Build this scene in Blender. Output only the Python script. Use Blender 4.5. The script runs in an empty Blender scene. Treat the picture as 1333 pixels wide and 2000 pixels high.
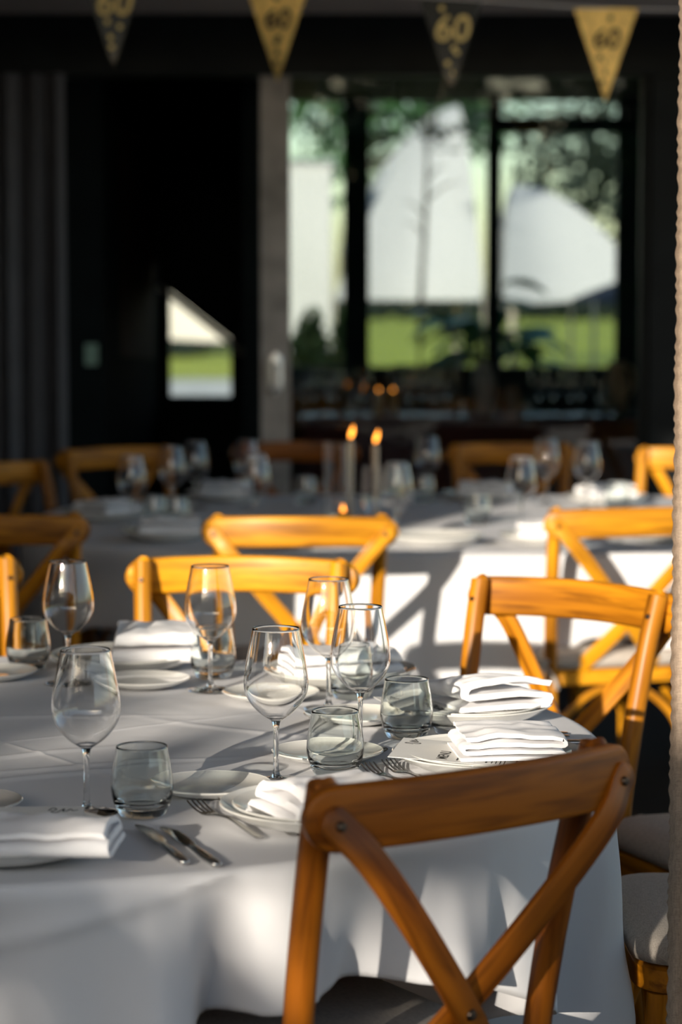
import bpy, bmesh, math, random
from mathutils import Vector, Matrix, noise
R = math.radians
rnd = random.Random(7)
SC = bpy.context.scene
COL = SC.collection

# ------------------------------------------------------------------ camera
cam_d = bpy.data.cameras.new('camera'); cam = bpy.data.objects.new('camera', cam_d); COL.objects.link(cam)
cam_d.sensor_fit = 'VERTICAL'; cam_d.sensor_height = 36.0; cam_d.lens = 85.0
cam.location = (0, 0, 1.40); cam.rotation_euler = (R(90 - 4.962), 0, 0)
cam_d.dof.use_dof = True; cam_d.dof.focus_distance = 3.40; cam_d.dof.aperture_fstop = 3.4
cam_d.clip_end = 600
SC.camera = cam

# ------------------------------------------------------------------ light
SUN_AZ, SUN_EL = R(24), R(14)
sun_d = bpy.data.lights.new('sun', 'SUN'); sun = bpy.data.objects.new('sun', sun_d); COL.objects.link(sun)
sun_dir = Vector((math.sin(SUN_AZ) * math.cos(SUN_EL), math.cos(SUN_AZ) * math.cos(SUN_EL), -math.sin(SUN_EL)))
sun.rotation_euler = sun_dir.to_track_quat('-Z', 'Y').to_euler(); sun.location = (-3, -6, 5)
sun_d.energy = 7.0; sun_d.color = (1.0, 0.90, 0.76); sun_d.angle = R(0.6)

world = bpy.data.worlds.new('world'); SC.world = world; world.use_nodes = True
wn = world.node_tree; wn.nodes.clear()
wo = wn.nodes.new('ShaderNodeOutputWorld'); wb = wn.nodes.new('ShaderNodeBackground'); ws = wn.nodes.new('ShaderNodeTexSky')
ws.sky_type = 'NISHITA'; ws.sun_disc = False; ws.sun_elevation = SUN_EL; ws.sun_rotation = R(180) + SUN_AZ
ws.altitude = 0; ws.air_density = 1.0; ws.dust_density = 1.0; ws.ozone_density = 1.0
wb.inputs['Strength'].default_value = 0.25
wn.links.new(ws.outputs[0], wb.inputs[0]); wn.links.new(wb.outputs[0], wo.inputs[0])

SC.view_settings.view_transform = 'Standard'; SC.view_settings.look = 'None'
SC.view_settings.exposure = 0.12; SC.view_settings.gamma = 1.0; SC.view_settings.use_curve_mapping = False
SC.cycles.transparent_max_bounces = 32
SC.cycles.use_denoising = True

# ------------------------------------------------------------------ materials
def new_mat(name):
    m = bpy.data.materials.new(name); m.use_nodes = True
    nt = m.node_tree; b = nt.nodes['Principled BSDF']
    return m, nt, b
def plain(name, col, rough=.6, metal=0.0, noise_scale=0, var=.15, bump=0.0, coat=0.0, spec=.5, bscale=None):
    m, nt, b = new_mat(name)
    b.inputs['Base Color'].default_value = (*col, 1); b.inputs['Roughness'].default_value = rough
    b.inputs['Metallic'].default_value = metal; b.inputs['Coat Weight'].default_value = coat
    b.inputs['Specular IOR Level'].default_value = spec
    if noise_scale:
        tc = nt.nodes.new('ShaderNodeTexCoord'); n = nt.nodes.new('ShaderNodeTexNoise')
        n.inputs['Scale'].default_value = noise_scale; n.inputs['Detail'].default_value = 5
        r = nt.nodes.new('ShaderNodeValToRGB')
        r.color_ramp.elements[0].position = .3; r.color_ramp.elements[1].position = .7
        r.color_ramp.elements[0].color = (*[c * (1 - var) for c in col], 1)
        r.color_ramp.elements[1].color = (*[min(1, c * (1 + var)) for c in col], 1)
        nt.links.new(tc.outputs['Object'], n.inputs['Vector']); nt.links.new(n.outputs['Fac'], r.inputs[0])
        nt.links.new(r.outputs[0], b.inputs['Base Color'])
    if bump:
        tc2 = nt.nodes.new('ShaderNodeTexCoord'); n2 = nt.nodes.new('ShaderNodeTexNoise')
        n2.inputs['Scale'].default_value = bscale or noise_scale * 4; n2.inputs['Detail'].default_value = 3
        bp = nt.nodes.new('ShaderNodeBump'); bp.inputs['Strength'].default_value = bump; bp.inputs['Distance'].default_value = .002
        nt.links.new(tc2.outputs['Object'], n2.inputs['Vector']); nt.links.new(n2.outputs['Fac'], bp.inputs['Height'])
        nt.links.new(bp.outputs[0], b.inputs['Normal'])
    return m
def wood_mat():
    m, nt, b = new_mat('wood')
    at = nt.nodes.new('ShaderNodeAttribute'); at.attribute_name = 'grain'
    oi = nt.nodes.new('ShaderNodeObjectInfo')
    mp = nt.nodes.new('ShaderNodeMapping'); mp.inputs['Scale'].default_value = (5, 60, 60)
    off = nt.nodes.new('ShaderNodeMath'); off.operation = 'MULTIPLY'; off.inputs[1].default_value = 20
    cx = nt.nodes.new('ShaderNodeCombineXYZ')
    nt.links.new(oi.outputs['Random'], off.inputs[0]); nt.links.new(off.outputs[0], cx.inputs[0])
    nt.links.new(at.outputs['Vector'], mp.inputs['Vector']); nt.links.new(cx.outputs[0], mp.inputs['Location'])
    n = nt.nodes.new('ShaderNodeTexNoise'); n.inputs['Scale'].default_value = 1.0; n.inputs['Detail'].default_value = 6; n.inputs['Distortion'].default_value = .6
    nt.links.new(mp.outputs[0], n.inputs['Vector'])
    n2 = nt.nodes.new('ShaderNodeTexNoise'); n2.inputs['Scale'].default_value = .22; n2.inputs['Detail'].default_value = 3
    nt.links.new(mp.outputs[0], n2.inputs['Vector'])
    r = nt.nodes.new('ShaderNodeValToRGB')
    e = r.color_ramp.elements
    e[0].position = .34; e[0].color = (.22, .15, .08, 1); e[1].position = .56; e[1].color = (1, 1, 1, 1)
    nt.links.new(n.outputs['Fac'], r.inputs[0])
    r2 = nt.nodes.new('ShaderNodeValToRGB'); e = r2.color_ramp.elements
    e[0].position = .32; e[0].color = (.34, .25, .16, 1); e[1].position = .54; e[1].color = (1, 1, 1, 1)
    nt.links.new(n2.outputs['Fac'], r2.inputs[0])
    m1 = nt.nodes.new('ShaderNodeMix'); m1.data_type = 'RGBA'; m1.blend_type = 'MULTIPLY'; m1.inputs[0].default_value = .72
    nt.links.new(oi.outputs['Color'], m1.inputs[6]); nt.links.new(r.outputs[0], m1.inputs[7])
    m2 = nt.nodes.new('ShaderNodeMix'); m2.data_type = 'RGBA'; m2.blend_type = 'MULTIPLY'; m2.inputs[0].default_value = .9
    nt.links.new(m1.outputs[2], m2.inputs[6]); nt.links.new(r2.outputs[0], m2.inputs[7])
    nt.links.new(m2.outputs[2], b.inputs['Base Color'])
    b.inputs['Roughness'].default_value = .45; b.inputs['Specular IOR Level'].default_value = .25; b.inputs['Coat Weight'].default_value = .08; b.inputs['Coat Roughness'].default_value = .25
    bp = nt.nodes.new('ShaderNodeBump'); bp.inputs['Strength'].default_value = .15; bp.inputs['Distance'].default_value = .002
    nt.links.new(n.outputs['Fac'], bp.inputs['Height']); nt.links.new(bp.outputs[0], b.inputs['Normal'])
    return m
def thin_glass(name, tint=(.985, .985, .985), f0=.04):
    m = bpy.data.materials.new(name); m.use_nodes = True; nt = m.node_tree; nt.nodes.clear()
    o = nt.nodes.new('ShaderNodeOutputMaterial'); lw = nt.nodes.new('ShaderNodeLayerWeight')
    p = nt.nodes.new('ShaderNodeMath'); p.operation = 'POWER'; p.inputs[1].default_value = 5
    a = nt.nodes.new('ShaderNodeMath'); a.operation = 'MULTIPLY_ADD'; a.inputs[1].default_value = 1 - f0; a.inputs[2].default_value = f0
    lw.inputs[0].default_value = .5
    t = nt.nodes.new('ShaderNodeBsdfTransparent'); t.inputs[0].default_value = (*tint, 1)
    g = nt.nodes.new('ShaderNodeBsdfGlossy'); g.inputs['Roughness'].default_value = .01
    mx = nt.nodes.new('ShaderNodeMixShader')
    # light absorbed in the wall grows with the length of the path through it
    r = nt.nodes.new('ShaderNodeValToRGB'); e = r.color_ramp.elements
    e[0].position = .80; e[0].color = (*tint, 1); e[1].position = 1.0; e[1].color = (*[c * .35 for c in tint], 1)
    nt.links.new(lw.outputs['Facing'], r.inputs[0]); nt.links.new(r.outputs[0], t.inputs[0])
    nt.links.new(lw.outputs['Facing'], p.inputs[0]); nt.links.new(p.outputs[0], a.inputs[0])
    nt.links.new(a.outputs[0], mx.inputs[0]); nt.links.new(t.outputs[0], mx.inputs[1]); nt.links.new(g.outputs[0], mx.inputs[2])
    nt.links.new(mx.outputs[0], o.inputs['Surface'])
    return m
def solid_glass(name, col):
    m, nt, b = new_mat(name)
    b.inputs['Base Color'].default_value = (*col, 1); b.inputs['Transmission Weight'].default_value = 1
    b.inputs['Roughness'].default_value = 0; b.inputs['IOR'].default_value = 1.5
    return m
def emit(name, col, s):
    m, nt, b = new_mat(name)
    b.inputs['Base Color'].default_value = (*col, 1)
    b.inputs['Emission Color'].default_value = (*col, 1); b.inputs['Emission Strength'].default_value = s
    return m
def linen_mat(name, col, scale=900):
    m, nt, b = new_mat(name)
    b.inputs['Roughness'].default_value = .95; b.inputs['Specular IOR Level'].default_value = .15
    tc = nt.nodes.new('ShaderNodeTexCoord')
    mp1 = nt.nodes.new('ShaderNodeMapping'); mp1.inputs['Scale'].default_value = (scale, scale * .12, scale * .12)
    mp2 = nt.nodes.new('ShaderNodeMapping'); mp2.inputs['Scale'].default_value = (scale * .12, scale, scale)
    ns = []
    for mp in (mp1, mp2):
        nt.links.new(tc.outputs['Object'], mp.inputs[0])
        n = nt.nodes.new('ShaderNodeTexNoise'); n.inputs['Scale'].default_value = 1; n.inputs['Detail'].default_value = 2
        nt.links.new(mp.outputs[0], n.inputs['Vector']); ns.append(n)
    ad = nt.nodes.new('ShaderNodeMath'); ad.operation = 'ADD'
    nt.links.new(ns[0].outputs['Fac'], ad.inputs[0]); nt.links.new(ns[1].outputs['Fac'], ad.inputs[1])
    hv = nt.nodes.new('ShaderNodeMath'); hv.operation = 'MULTIPLY'; hv.inputs[1].default_value = .5
    nt.links.new(ad.outputs[0], hv.inputs[0])
    r = nt.nodes.new('ShaderNodeValToRGB'); e = r.color_ramp.elements
    e[0].position = .36; e[0].color = (*[c * .72 for c in col], 1); e[1].position = .62; e[1].color = (*[min(1, c * 1.12) for c in col], 1)
    nt.links.new(hv.outputs[0], r.inputs[0]); nt.links.new(r.outputs[0], b.inputs['Base Color'])
    bp = nt.nodes.new('ShaderNodeBump'); bp.inputs['Strength'].default_value = .25; bp.inputs['Distance'].default_value = .001
    nt.links.new(hv.outputs[0], bp.inputs['Height']); nt.links.new(bp.outputs[0], b.inputs['Normal'])
    return m

M = {}
M['wood'] = wood_mat()
M['cloth'] = plain('white_cloth', (.80, .80, .82), .92, spec=.2, noise_scale=6, var=.02, bump=.06, bscale=700)
def add_translucency(m, col, fac):
    nt = m.node_tree; out = [n for n in nt.nodes if n.type == 'OUTPUT_MATERIAL'][0]; b = nt.nodes['Principled BSDF']
    t = nt.nodes.new('ShaderNodeBsdfTranslucent'); t.inputs[0].default_value = (*col, 1)
    mx = nt.nodes.new('ShaderNodeMixShader'); mx.inputs[0].default_value = fac
    nt.links.new(b.outputs[0], mx.inputs[1]); nt.links.new(t.outputs[0], mx.inputs[2]); nt.links.new(mx.outputs[0], out.inputs['Surface'])
add_translucency(M['cloth'], (.86, .85, .88), .22)
M['napkin'] = plain('napkin_cloth', (.84, .83, .84), .95, spec=.15, noise_scale=9, var=.02, bump=.12, bscale=900)
M['china'] = plain('glazed_china', (.74, .73, .69), .12, coat=.6, noise_scale=14, var=.03)
M['glass'] = solid_glass('wine_glass_crystal', (1, 1, 1))
M['tglass'] = solid_glass('tumbler_glass', (.96, .99, .972))
M['pane'] = thin_glass('window_pane', (.89, .92, .91))
M['stem'] = solid_glass('solid_crystal', (1, 1, 1))
M['base'] = solid_glass('thick_green_glass', (.86, .95, .89))
M['steel'] = plain('polished_steel', (.55, .54, .53), .16, metal=1.0, noise_scale=20, var=.06)
M['bolt'] = plain('dark_bolt', (.12, .09, .07), .4, metal=1.0, noise_scale=60, var=.2)
M['linen'] = linen_mat('grey_linen', (.46, .41, .36))
M['curtain'] = linen_mat('tan_linen', (.34, .26, .195), 700)
M['card'] = plain('menu_card', (.70, .69, .66), .8, noise_scale=30, var=.02)
M['ink'] = plain('black_ink', (.02, .02, .02), .7, noise_scale=30, var=.1)
M['black'] = plain('black_paint', (.008, .010, .011), .5, spec=.15, noise_scale=8, var=.25)
M['blackmatt'] = plain('dark_interior_paint', (.007, .010, .011), .8, spec=.15, noise_scale=5, var=.25)
M['stile'] = plain('grey_brown_timber', (.42, .37, .335), .7, noise_scale=9, var=.3)
M['floor'] = plain('dark_floor', (.018, .013, .010), .6, noise_scale=3, var=.35, bump=.2, bscale=60)
M['ceiling'] = plain('taupe_ceiling', (.50, .44, .40), .8, noise_scale=3, var=.06)
M['white_metal'] = plain('white_handle', (.95, .94, .92), .3, metal=.8, noise_scale=40, var=.03)
M['lawn'] = plain('lawn_grass', (.34, .38, .012), .9, noise_scale=.25, var=.25)
M['gravel'] = plain('pale_gravel', (.55, .54, .50), .9, noise_scale=1.5, var=.15)
M['tent'] = plain('white_canvas', (.46, .46, .49), .8, noise_scale=.8, var=.05)
M['cream'] = plain('cream_canvas', (.62, .58, .50), .8, noise_scale=2, var=.05)
M['navy'] = plain('navy_canvas', (.03, .035, .06), .8, noise_scale=2, var=.1)
M['leaf'] = plain('tree_leaf', (.035, .10, .035), .6, noise_scale=1.2, var=.6)
M['leafdark'] = plain('dark_tree_leaf', (.012, .022, .016), .7, noise_scale=1.2, var=.5)
M['leafolive'] = plain('bush_leaf', (.20, .27, .05), .7, noise_scale=1.2, var=.5)
M['houseleaf'] = plain('house_plant_leaf', (.03, .16, .05), .4, noise_scale=9, var=.4)
M['bark'] = plain('bark', (.03, .024, .018), .9, noise_scale=9, var=.4, bump=.4)
M['maroon'] = plain('maroon_cloth', (.045, .006, .010), .9, noise_scale=9, var=.2)
M['wax'] = plain('ivory_wax', (.62, .50, .36), .5, noise_scale=12, var=.04)
M['amber'] = plain('amber_wax', (.30, .17, .05), .4, noise_scale=12, var=.1)
M['flame'] = emit('candle_flame', (1.0, .33, .04), 5.0)
M['gold'] = plain('gold_foil', (.80, .58, .20), .4, metal=.3, noise_scale=25, var=.2)
M['blackfoil'] = plain('black_foil', (.012, .011, .010), .3, noise_scale=25, var=.2)
M['goldink'] = plain('gold_print', (.90, .64, .24), .5, noise_scale=25, var=.15)
M['redpanel'] = plain('oxblood_canvas', (.055, .014, .007), .7, noise_scale=6, var=.5)
M['switch'] = plain('pale_green_plastic', (.30, .44, .36), .5, noise_scale=20, var=.05)
M['greycurtain'] = plain('charcoal_drape', (.11, .105, .115), .9, noise_scale=8, var=.1)
M['vase'] = plain('grey_ceramic', (.28, .27, .29), .35, noise_scale=10, var=.15)
M['beige'] = plain('beige_ceramic', (.40, .30, .20), .6, noise_scale=10, var=.1)
M['terracotta'] = plain('dark_pot', (.05, .035, .03), .8, noise_scale=10, var=.2)

# ------------------------------------------------------------------ mesh helpers
class MB:
    def __init__(s): s.v = []; s.f = []; s.g = []
    def add(s, verts, faces, grain=None):
        b = len(s.v); s.v += [tuple(v) for v in verts]; s.f += [tuple(i + b for i in f) for f in faces]
        s.g += list(grain) if grain else [(v[0], v[1], v[2]) for v in verts]
        return s
    def box(s, lo, hi):
        x0, y0, z0 = lo; x1, y1, z1 = hi
        return s.add([(x0,y0,z0),(x1,y0,z0),(x1,y1,z0),(x0,y1,z0),(x0,y0,z1),(x1,y0,z1),(x1,y1,z1),(x0,y1,z1)],
                     [(3,2,1,0),(4,5,6,7),(0,1,5,4),(1,2,6,5),(2,3,7,6),(3,0,4,7)])
    def sweep(s, path, prof, up=(0, 0, 1), scale=None, cap=True):
        """prof: list of (u,v); u along side axis, v along up axis; scale: list of (su,sv)"""
        n = len(path); P = [Vector(p) for p in path]; up = Vector(up); m = len(prof)
        vs, gs, fs = [], [], []; acc = 0.0
        for i in range(n):
            t = (P[min(i + 1, n - 1)] - P[max(i - 1, 0)]).normalized()
            side = t.cross(up)
            if side.length < 1e-6: side = t.cross(Vector((0, 1, 0)))
            side.normalize(); nu = side.cross(t).normalized()
            if i: acc += (P[i] - P[i - 1]).length
            su, sv = scale[i] if scale else (1, 1)
            for (u, v) in prof:
                vs.append(P[i] + side * (u * su) + nu * (v * sv)); gs.append((acc, u * su, v * sv))
        for i in range(n - 1):
            for j in range(m):
                k = (j + 1) % m
                fs.append((i * m + j, i * m + k, (i + 1) * m + k, (i + 1) * m + j))
        if cap:
            fs.append(tuple(reversed(range(m)))); fs.append(tuple((n - 1) * m + j for j in range(m)))
        return s.add(vs, fs, gs)
    def lathe(s, prof, n=48, c=(0, 0, 0), closed=False):
        """prof: list of (r,z); r==0 makes a pole; closed joins last to first"""
        vs, rings, fs = [], [], []
        for (r, z) in prof:
            if r < 1e-7:
                rings.append([len(vs)]); vs.append((c[0], c[1], c[2] + z))
            else:
                rings.append(list(range(len(vs), len(vs) + n)))
                vs += [(c[0] + r * math.cos(2*math.pi*k/n), c[1] + r * math.sin(2*math.pi*k/n), c[2] + z) for k in range(n)]
        pairs = list(zip(rings, rings[1:])) + ([(rings[-1], rings[0])] if closed else [])
        for a, b in pairs:
            if len(a) == 1 and len(b) == 1: continue
            for k in range(n):
                l = (k + 1) % n
                if len(a) == 1: fs.append((a[0], b[l], b[k]))
                elif len(b) == 1: fs.append((a[k], a[l], b[0]))
                else: fs.append((a[k], a[l], b[l], b[k]))
        return s.add(vs, fs)
    def mesh(s, name, sharp=40):
        me = bpy.data.meshes.new(name); me.from_pydata(s.v, [], s.f); me.update()
        a = me.attributes.new('grain', 'FLOAT_VECTOR', 'POINT')
        a.data.foreach_set('vector', [c for g in s.g for c in g])
        bm = bmesh.new(); bm.from_mesh(me); bmesh.ops.recalc_face_normals(bm, faces=bm.faces); bm.to_mesh(me); bm.free()
        me.polygons.foreach_set('use_smooth', [True] * len(me.polygons))
        me.set_sharp_from_angle(angle=R(sharp))
        return me

def rrect(w, h, r, k=3):
    out = []
    for cx, cy, a0 in ((w/2-r, h/2-r, 0), (-w/2+r, h/2-r, 90), (-w/2+r, -h/2+r, 180), (w/2-r, -h/2+r, 270)):
        for i in range(k + 1):
            a = R(a0 + 90 * i / k); out.append((cx + r * math.cos(a), cy + r * math.sin(a)))
    return out
def circ(r, n=14): return [(r * math.cos(2*math.pi*i/n), r * math.sin(2*math.pi*i/n)) for i in range(n)]
def spline(pts, per=6):
    P = [Vector(p) for p in pts]; P = [2*P[0]-P[1]] + P + [2*P[-1]-P[-2]]; out = []
    for i in range(1, len(P) - 2):
        a, b, c, d = P[i-1:i+3]
        for k in range(per):
            t = k / per
            out.append(.5*((2*b)+(-a+c)*t+(2*a-5*b+4*c-d)*t*t+(-a+3*b-3*c+d)*t**3))
    out.append(P[-2]); return out
def smooth_prof(pts, per=5): return [(max(0, p.x), p.y) for p in spline([(a, b, 0) for a, b in pts], per)]

def tag(o, label=None, cat=None, group=None, kind=None):
    if label: o['label'] = label
    if cat: o['category'] = cat
    if group: o['group'] = group
    if kind: o['kind'] = kind
    return o
def obj(name, me, mat=None, parent=None, loc=(0,0,0), rz=0, color=None):
    if isinstance(me, MB): me = me.mesh(name)
    if mat is not None and not me.materials: me.materials.append(M[mat])
    o = bpy.data.objects.new(name, me); COL.objects.link(o)
    o.location = loc; o.rotation_euler = (0, 0, rz)
    if parent: o.parent = parent
    if color: o.color = (*color, 1)
    return o
def empty(name, loc=(0,0,0), rz=0):
    e = bpy.data.objects.new(name, None); COL.objects.link(e); e.location = loc; e.rotation_euler = (0, 0, rz)
    e.empty_display_size = .05
    return e
def struct(name, me, mat, parent=None):
    o = obj(name, me, mat, parent)
    if parent is None: o['kind'] = 'structure'
    return o
def text_mesh(txt, size, extrude=.0004, shear=0.0):
    cu = bpy.data.curves.new('lettering', 'FONT'); cu.body = txt; cu.size = size; cu.extrude = extrude
    cu.align_x = 'CENTER'; cu.align_y = 'CENTER'; cu.shear = shear; cu.offset = size * .012
    t = bpy.data.objects.new('lettering', cu); COL.objects.link(t)
    dg = bpy.context.evaluated_depsgraph_get(); me = bpy.data.meshes.new_from_object(t.evaluated_get(dg))
    bpy.data.objects.remove(t); bpy.data.curves.remove(cu)
    return me

# ------------------------------------------------------------------ structure
TOP = .75
T1C = Vector((-.50, 3.54)); T1R = .878
struct('floor', MB().box((-5.5, -4, -.06), (5.5, 13.6, 0)), 'floor')
struct('wall_left', MB().box((-2.45, 1.5, 0), (-2.25, 9.5, 3.0)), 'black')  # unseen wall added to keep sun off the far table's left and doors
struct('ceiling', MB().box((-2.6, 7.95, 2.50), (2.6, 9.40, 2.56)), 'ceiling')
struct('ceiling', MB().box((-6.0, -1.2, 3.75), (4.0, 8.2, 3.83)), 'ceiling')            # unseen roof added to cut sky light, open to the front
struct('trim_4', MB().box((-6.0, 7.95, 2.56), (4.0, 8.05, 3.75)), 'ceiling')            # unseen step closing the added roof above the doors
struct('ceiling', MB().box((-3.0, 9.5, 2.52), (3.0, 13.7, 2.60)), 'blackmatt')
struct('trim_1', MB().box((-2.6, 9.40, 2.27), (2.6, 9.56, 2.56)), 'black')          # door header
struct('trim_2', MB().box((.60, 2.6, 2.56), (.72, 9.5, 2.70)), 'stile')              # beam that carries the curtain
struct('trim_3', MB().box((1.20, 9.42, 0), (1.33, 9.56, 2.27)), 'black')            # right jamb
struct('wall_right', MB().box((1.33, 9.44, 0), (2.6, 9.54, 2.5)), 'black')
struct('wall_left', MB().box((-2.25, 9.44, 0), (-1.42, 9.54, 2.5)), 'black')
# room behind the doors
struct('wall_right', MB().box((2.55, 9.54, 0), (2.65, 13.6, 2.52)), 'blackmatt')
struct('wall_middle', MB().box((-.40, 9.9, 0), (-.33, 13.6, 2.52)), 'blackmatt')
mb = MB(); a, b = (-1.16, 10.2), (-.985, 10.2)
mb.add([(-1.16,10.2,0),(-1.0,10.2,0),(-.915,12.3,0),(-1.16,12.3,0),(-1.16,10.2,2.52),(-1.0,10.2,2.52),(-.915,12.3,2.52),(-1.16,12.3,2.52)],
       [(3,2,1,0),(4,5,6,7),(0,1,5,4),(1,2,6,5),(2,3,7,6),(3,0,4,7)])
struct('wall_middle', mb, 'blackmatt')
mb = MB()   # rear wall of the left room with a garden window and a slit
for lo, hi in (((-3,12.3,0),(-.40,12.4,.905)), ((-3,12.3,1.60),(-.466,12.4,1.9)), ((-3,12.3,.905),(-.886,12.4,1.60)), ((-.548,12.3,.905),(-.40,12.4,1.60)),
               ((-.466,12.3,1.60),(-.40,12.4,1.90)), ((-3,12.3,1.90),(-.466,12.4,2.52))):
    mb.box(lo, hi)
struct('wall_back', mb, 'blackmatt')
w2 = empty('window_2', (-.717, 12.35, .905)); tag(w2, kind='structure')
for lo, hi in (((-.169,-.03,0),(.169,.03,.018)), ((-.169,-.03,0),(-.155,.03,.69)), ((.155,-.03,0),(.169,.03,.69))):
    obj('window_frame', MB().box(lo, hi), 'black', w2)
obj('pane', MB().box((-.155,-.003,.018),(.155,.003,.69)), 'pane', w2)
# big sliding door, right
d1 = empty('door_1', (0, 9.48, 0)); tag(d1, kind='structure')
obj('stile', MB().box((-.313,-.03,0),(-.199,.03,2.27)), 'stile', d1)
obj('stile', MB().box((1.165,-.03,0),(1.20,.03,2.27)), 'black', d1)
obj('bottom_rail', MB().box((-.199,-.03,0),(1.165,.03,.16)), 'black', d1)
obj('pane', MB().box((-.199,-.004,.16),(1.165,.004,2.27)), 'pane', d1)
h = obj('handle', MB().sweep(spline([(0,0,.0),(0,0,.165)], 8), rrect(.055,.02,.009), up=(0,-1,0),
        scale=[(math.sqrt(max(.02,1-max(0,abs(k/8*2-1)-.66)**2/.34**2)),1) for k in range(9)]), 'white_metal', d1, loc=(-.256,-.04,1.04))
obj('handle_recess', MB().box((-.006,-.013,.04),(.006,-.010,.13)), 'stile', h)
# garden side glazing of the right room
w1 = empty('window_1', (0, 13.5, 0)); tag(w1, kind='structure')
obj('post', MB().box((.015,-.06,0),(.155,.06,2.52)), 'blackmatt', w1)
obj('post', MB().box((.81,-.05,0),(.885,.05,2.52)), 'blackmatt', w1)
obj('post', MB().box((1.53,-.05,0),(1.75,.05,2.52)), 'blackmatt', w1)
obj('transom', MB().box((.885,-.05,2.33),(1.53,.05,2.415)), 'blackmatt', w1)
obj('sill', MB().box((-.33,-.08,0),(2.6,.08,1.04)), 'blackmatt', w1)
for x0, x1 in ((-.33,.015),(.155,.81),(.885,1.53)):
    obj('pane', MB().box((x0,-.004,1.04),(x1,.004,2.52)), 'pane', w1)
struct('wall_right', MB().box((1.75, 13.42, 0), (2.65, 13.6, 2.52)), 'blackmatt')

# ------------------------------------------------------------------ garden
struct('ground', MB().box((-150, 13.6, -.10), (150, 420, -.02)), 'lawn')
struct('ground', MB().box((-60, -60, -.10), (60, 13.6, -.061)), 'gravel')
struct('path', MB().box((-30, 34, -.02), (-.9, 44, .0)), 'gravel')
def leaf_cloud(center, rad, n, size, seed, clumps=24, squash=1.0):
    q = random.Random(seed); mb = MB(); vs, fs = [], []
    cl = []
    for _ in range(clumps):
        while True:
            p = Vector((q.uniform(-1,1), q.uniform(-1,1), q.uniform(-1,1)))
            if p.length < 1: break
        cl.append((Vector((p.x*rad[0], p.y*rad[1], p.z*rad[2])) * .8, q.uniform(.22,.42)))
    for _ in range(n):
        c, s = q.choice(cl)
        d = Vector((q.gauss(0,1), q.gauss(0,1), q.gauss(0,1))).normalized() * (q.random() ** .5)
        p = Vector(center) + c + Vector((d.x*rad[0]*s, d.y*rad[1]*s, d.z*rad[2]*s))
        u = Vector((q.gauss(0,1), q.gauss(0,1), q.gauss(0,1))).normalized(); w = u.orthogonal().normalized()
        l = size * q.uniform(.6,1.3); k = len(vs)
        vs += [p - u*l, p + w*l*.45, p + u*l, p - w*l*.45]; fs += [(k,k+1,k+2,k+3)]
    mb.add(vs, fs); return mb
def tree(name, label, cat, base, top_c, rad, n, size, mat, seed, trunk_r, clumps=24, group=None):
    e = empty(name, base); tag(e, label, cat, group)
    b = Vector(base); tc = Vector(top_c) - b
    obj('crown', leaf_cloud(tc, rad, n, size, seed, clumps), mat, e)
    mb = MB(); q = random.Random(seed + 5)
    mb.sweep(spline([(0,0,-.02),(q.uniform(-.1,.1),0,tc.z*.4),(tc.x*.6,tc.y*.6,tc.z*.8),(tc.x,tc.y,tc.z+rad[2]*.5)],5), circ(trunk_r,8),
             scale=[(1-.8*i/15,)*2 for i in range(16)])
    for k in range(6):
        a = q.uniform(0,6.28); st = Vector((tc.x*.5,tc.y*.5,tc.z*(.65+.05*k)))
        mb.sweep(spline([st, st+Vector((math.cos(a)*rad[0]*.4,math.sin(a)*rad[1]*.4,rad[2]*.25)), st+Vector((math.cos(a)*rad[0]*.8,math.sin(a)*rad[1]*.8,rad[2]*.3))],4),
                 circ(trunk_r*.35,6), scale=[(1-.8*i/8,)*2 for i in range(9)])
    obj('trunk', mb, 'bark', e)
    return e
tree('garden_tree', 'tall leafy green tree beyond the tents, upper left of the glass door', 'tree', (.2,46,-.02), (.6,46,6.0), (3.6,2.6,2.6), 3600, .16, 'leaf', 3, .22, 30)
tree('garden_tree', 'dark tree with sky showing through its leaves, right of the door glass', 'tree', (5.6,42,-.02), (5.3,42,4.6), (2.9,2.4,2.9), 2000, .17, 'leafdark', 4, .20, 36)
tree('garden_tree', 'dark thin tree whose branches hang before the white tent', 'tree', (.62,17.6,-.02), (.62,17.6,2.85), (.55,.5,.40), 240, .05, 'leafdark', 8, .03, 9)
def shrub(label, base, rad, n, size, mat, seed):
    e = empty('garden_shrub', base); tag(e, label, 'shrub')
    obj('foliage', leaf_cloud((0,0,rad[2]), rad, n, size, seed, 18), mat, e)
    mb = MB()
    for k in range(5):
        a = k*1.25; mb.sweep([(0,0,-.02),(math.cos(a)*rad[0]*.3,math.sin(a)*rad[1]*.3,rad[2]*.6),(math.cos(a)*rad[0]*.6,math.sin(a)*rad[1]*.6,rad[2]*1.2)], circ(.015,6))
    obj('stem', mb, 'bark', e)
# unseen hedge added behind the camera; its top is shaped to cut the low sun
hq = random.Random(77); vs, fs = [], []
def hedge_top(x): return 3.08 - .22*math.exp(-((x+3.70)/.16)**2) + .21*math.exp(-((x+4.36)/.12)**2) + .42*math.exp(-((x+4.90)/.075)**2) + .07*math.sin(x*2.1) + .07*math.sin(x*5.3+1) + .05*math.sin(x*11.7)  # dips and bumps placed for the light and shadow on the near table
for _ in range(26000):
    x = hq.uniform(-13, 6); y = -6 + hq.gauss(0,.22); tz = hedge_top(x); z = tz * (1 - hq.random()**2.0*.98) if hq.random() < .75 else tz + abs(hq.gauss(0,.025))
    u = Vector((hq.gauss(0,1), hq.gauss(0,1), hq.gauss(0,1))).normalized(); w = u.orthogonal().normalized(); l = hq.uniform(.05,.11); p = Vector((x,y,z)); k = len(vs)
    vs += [p-u*l, p+w*l*.5, p+u*l, p-w*l*.5]; fs.append((k,k+1,k+2,k+3))
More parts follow.
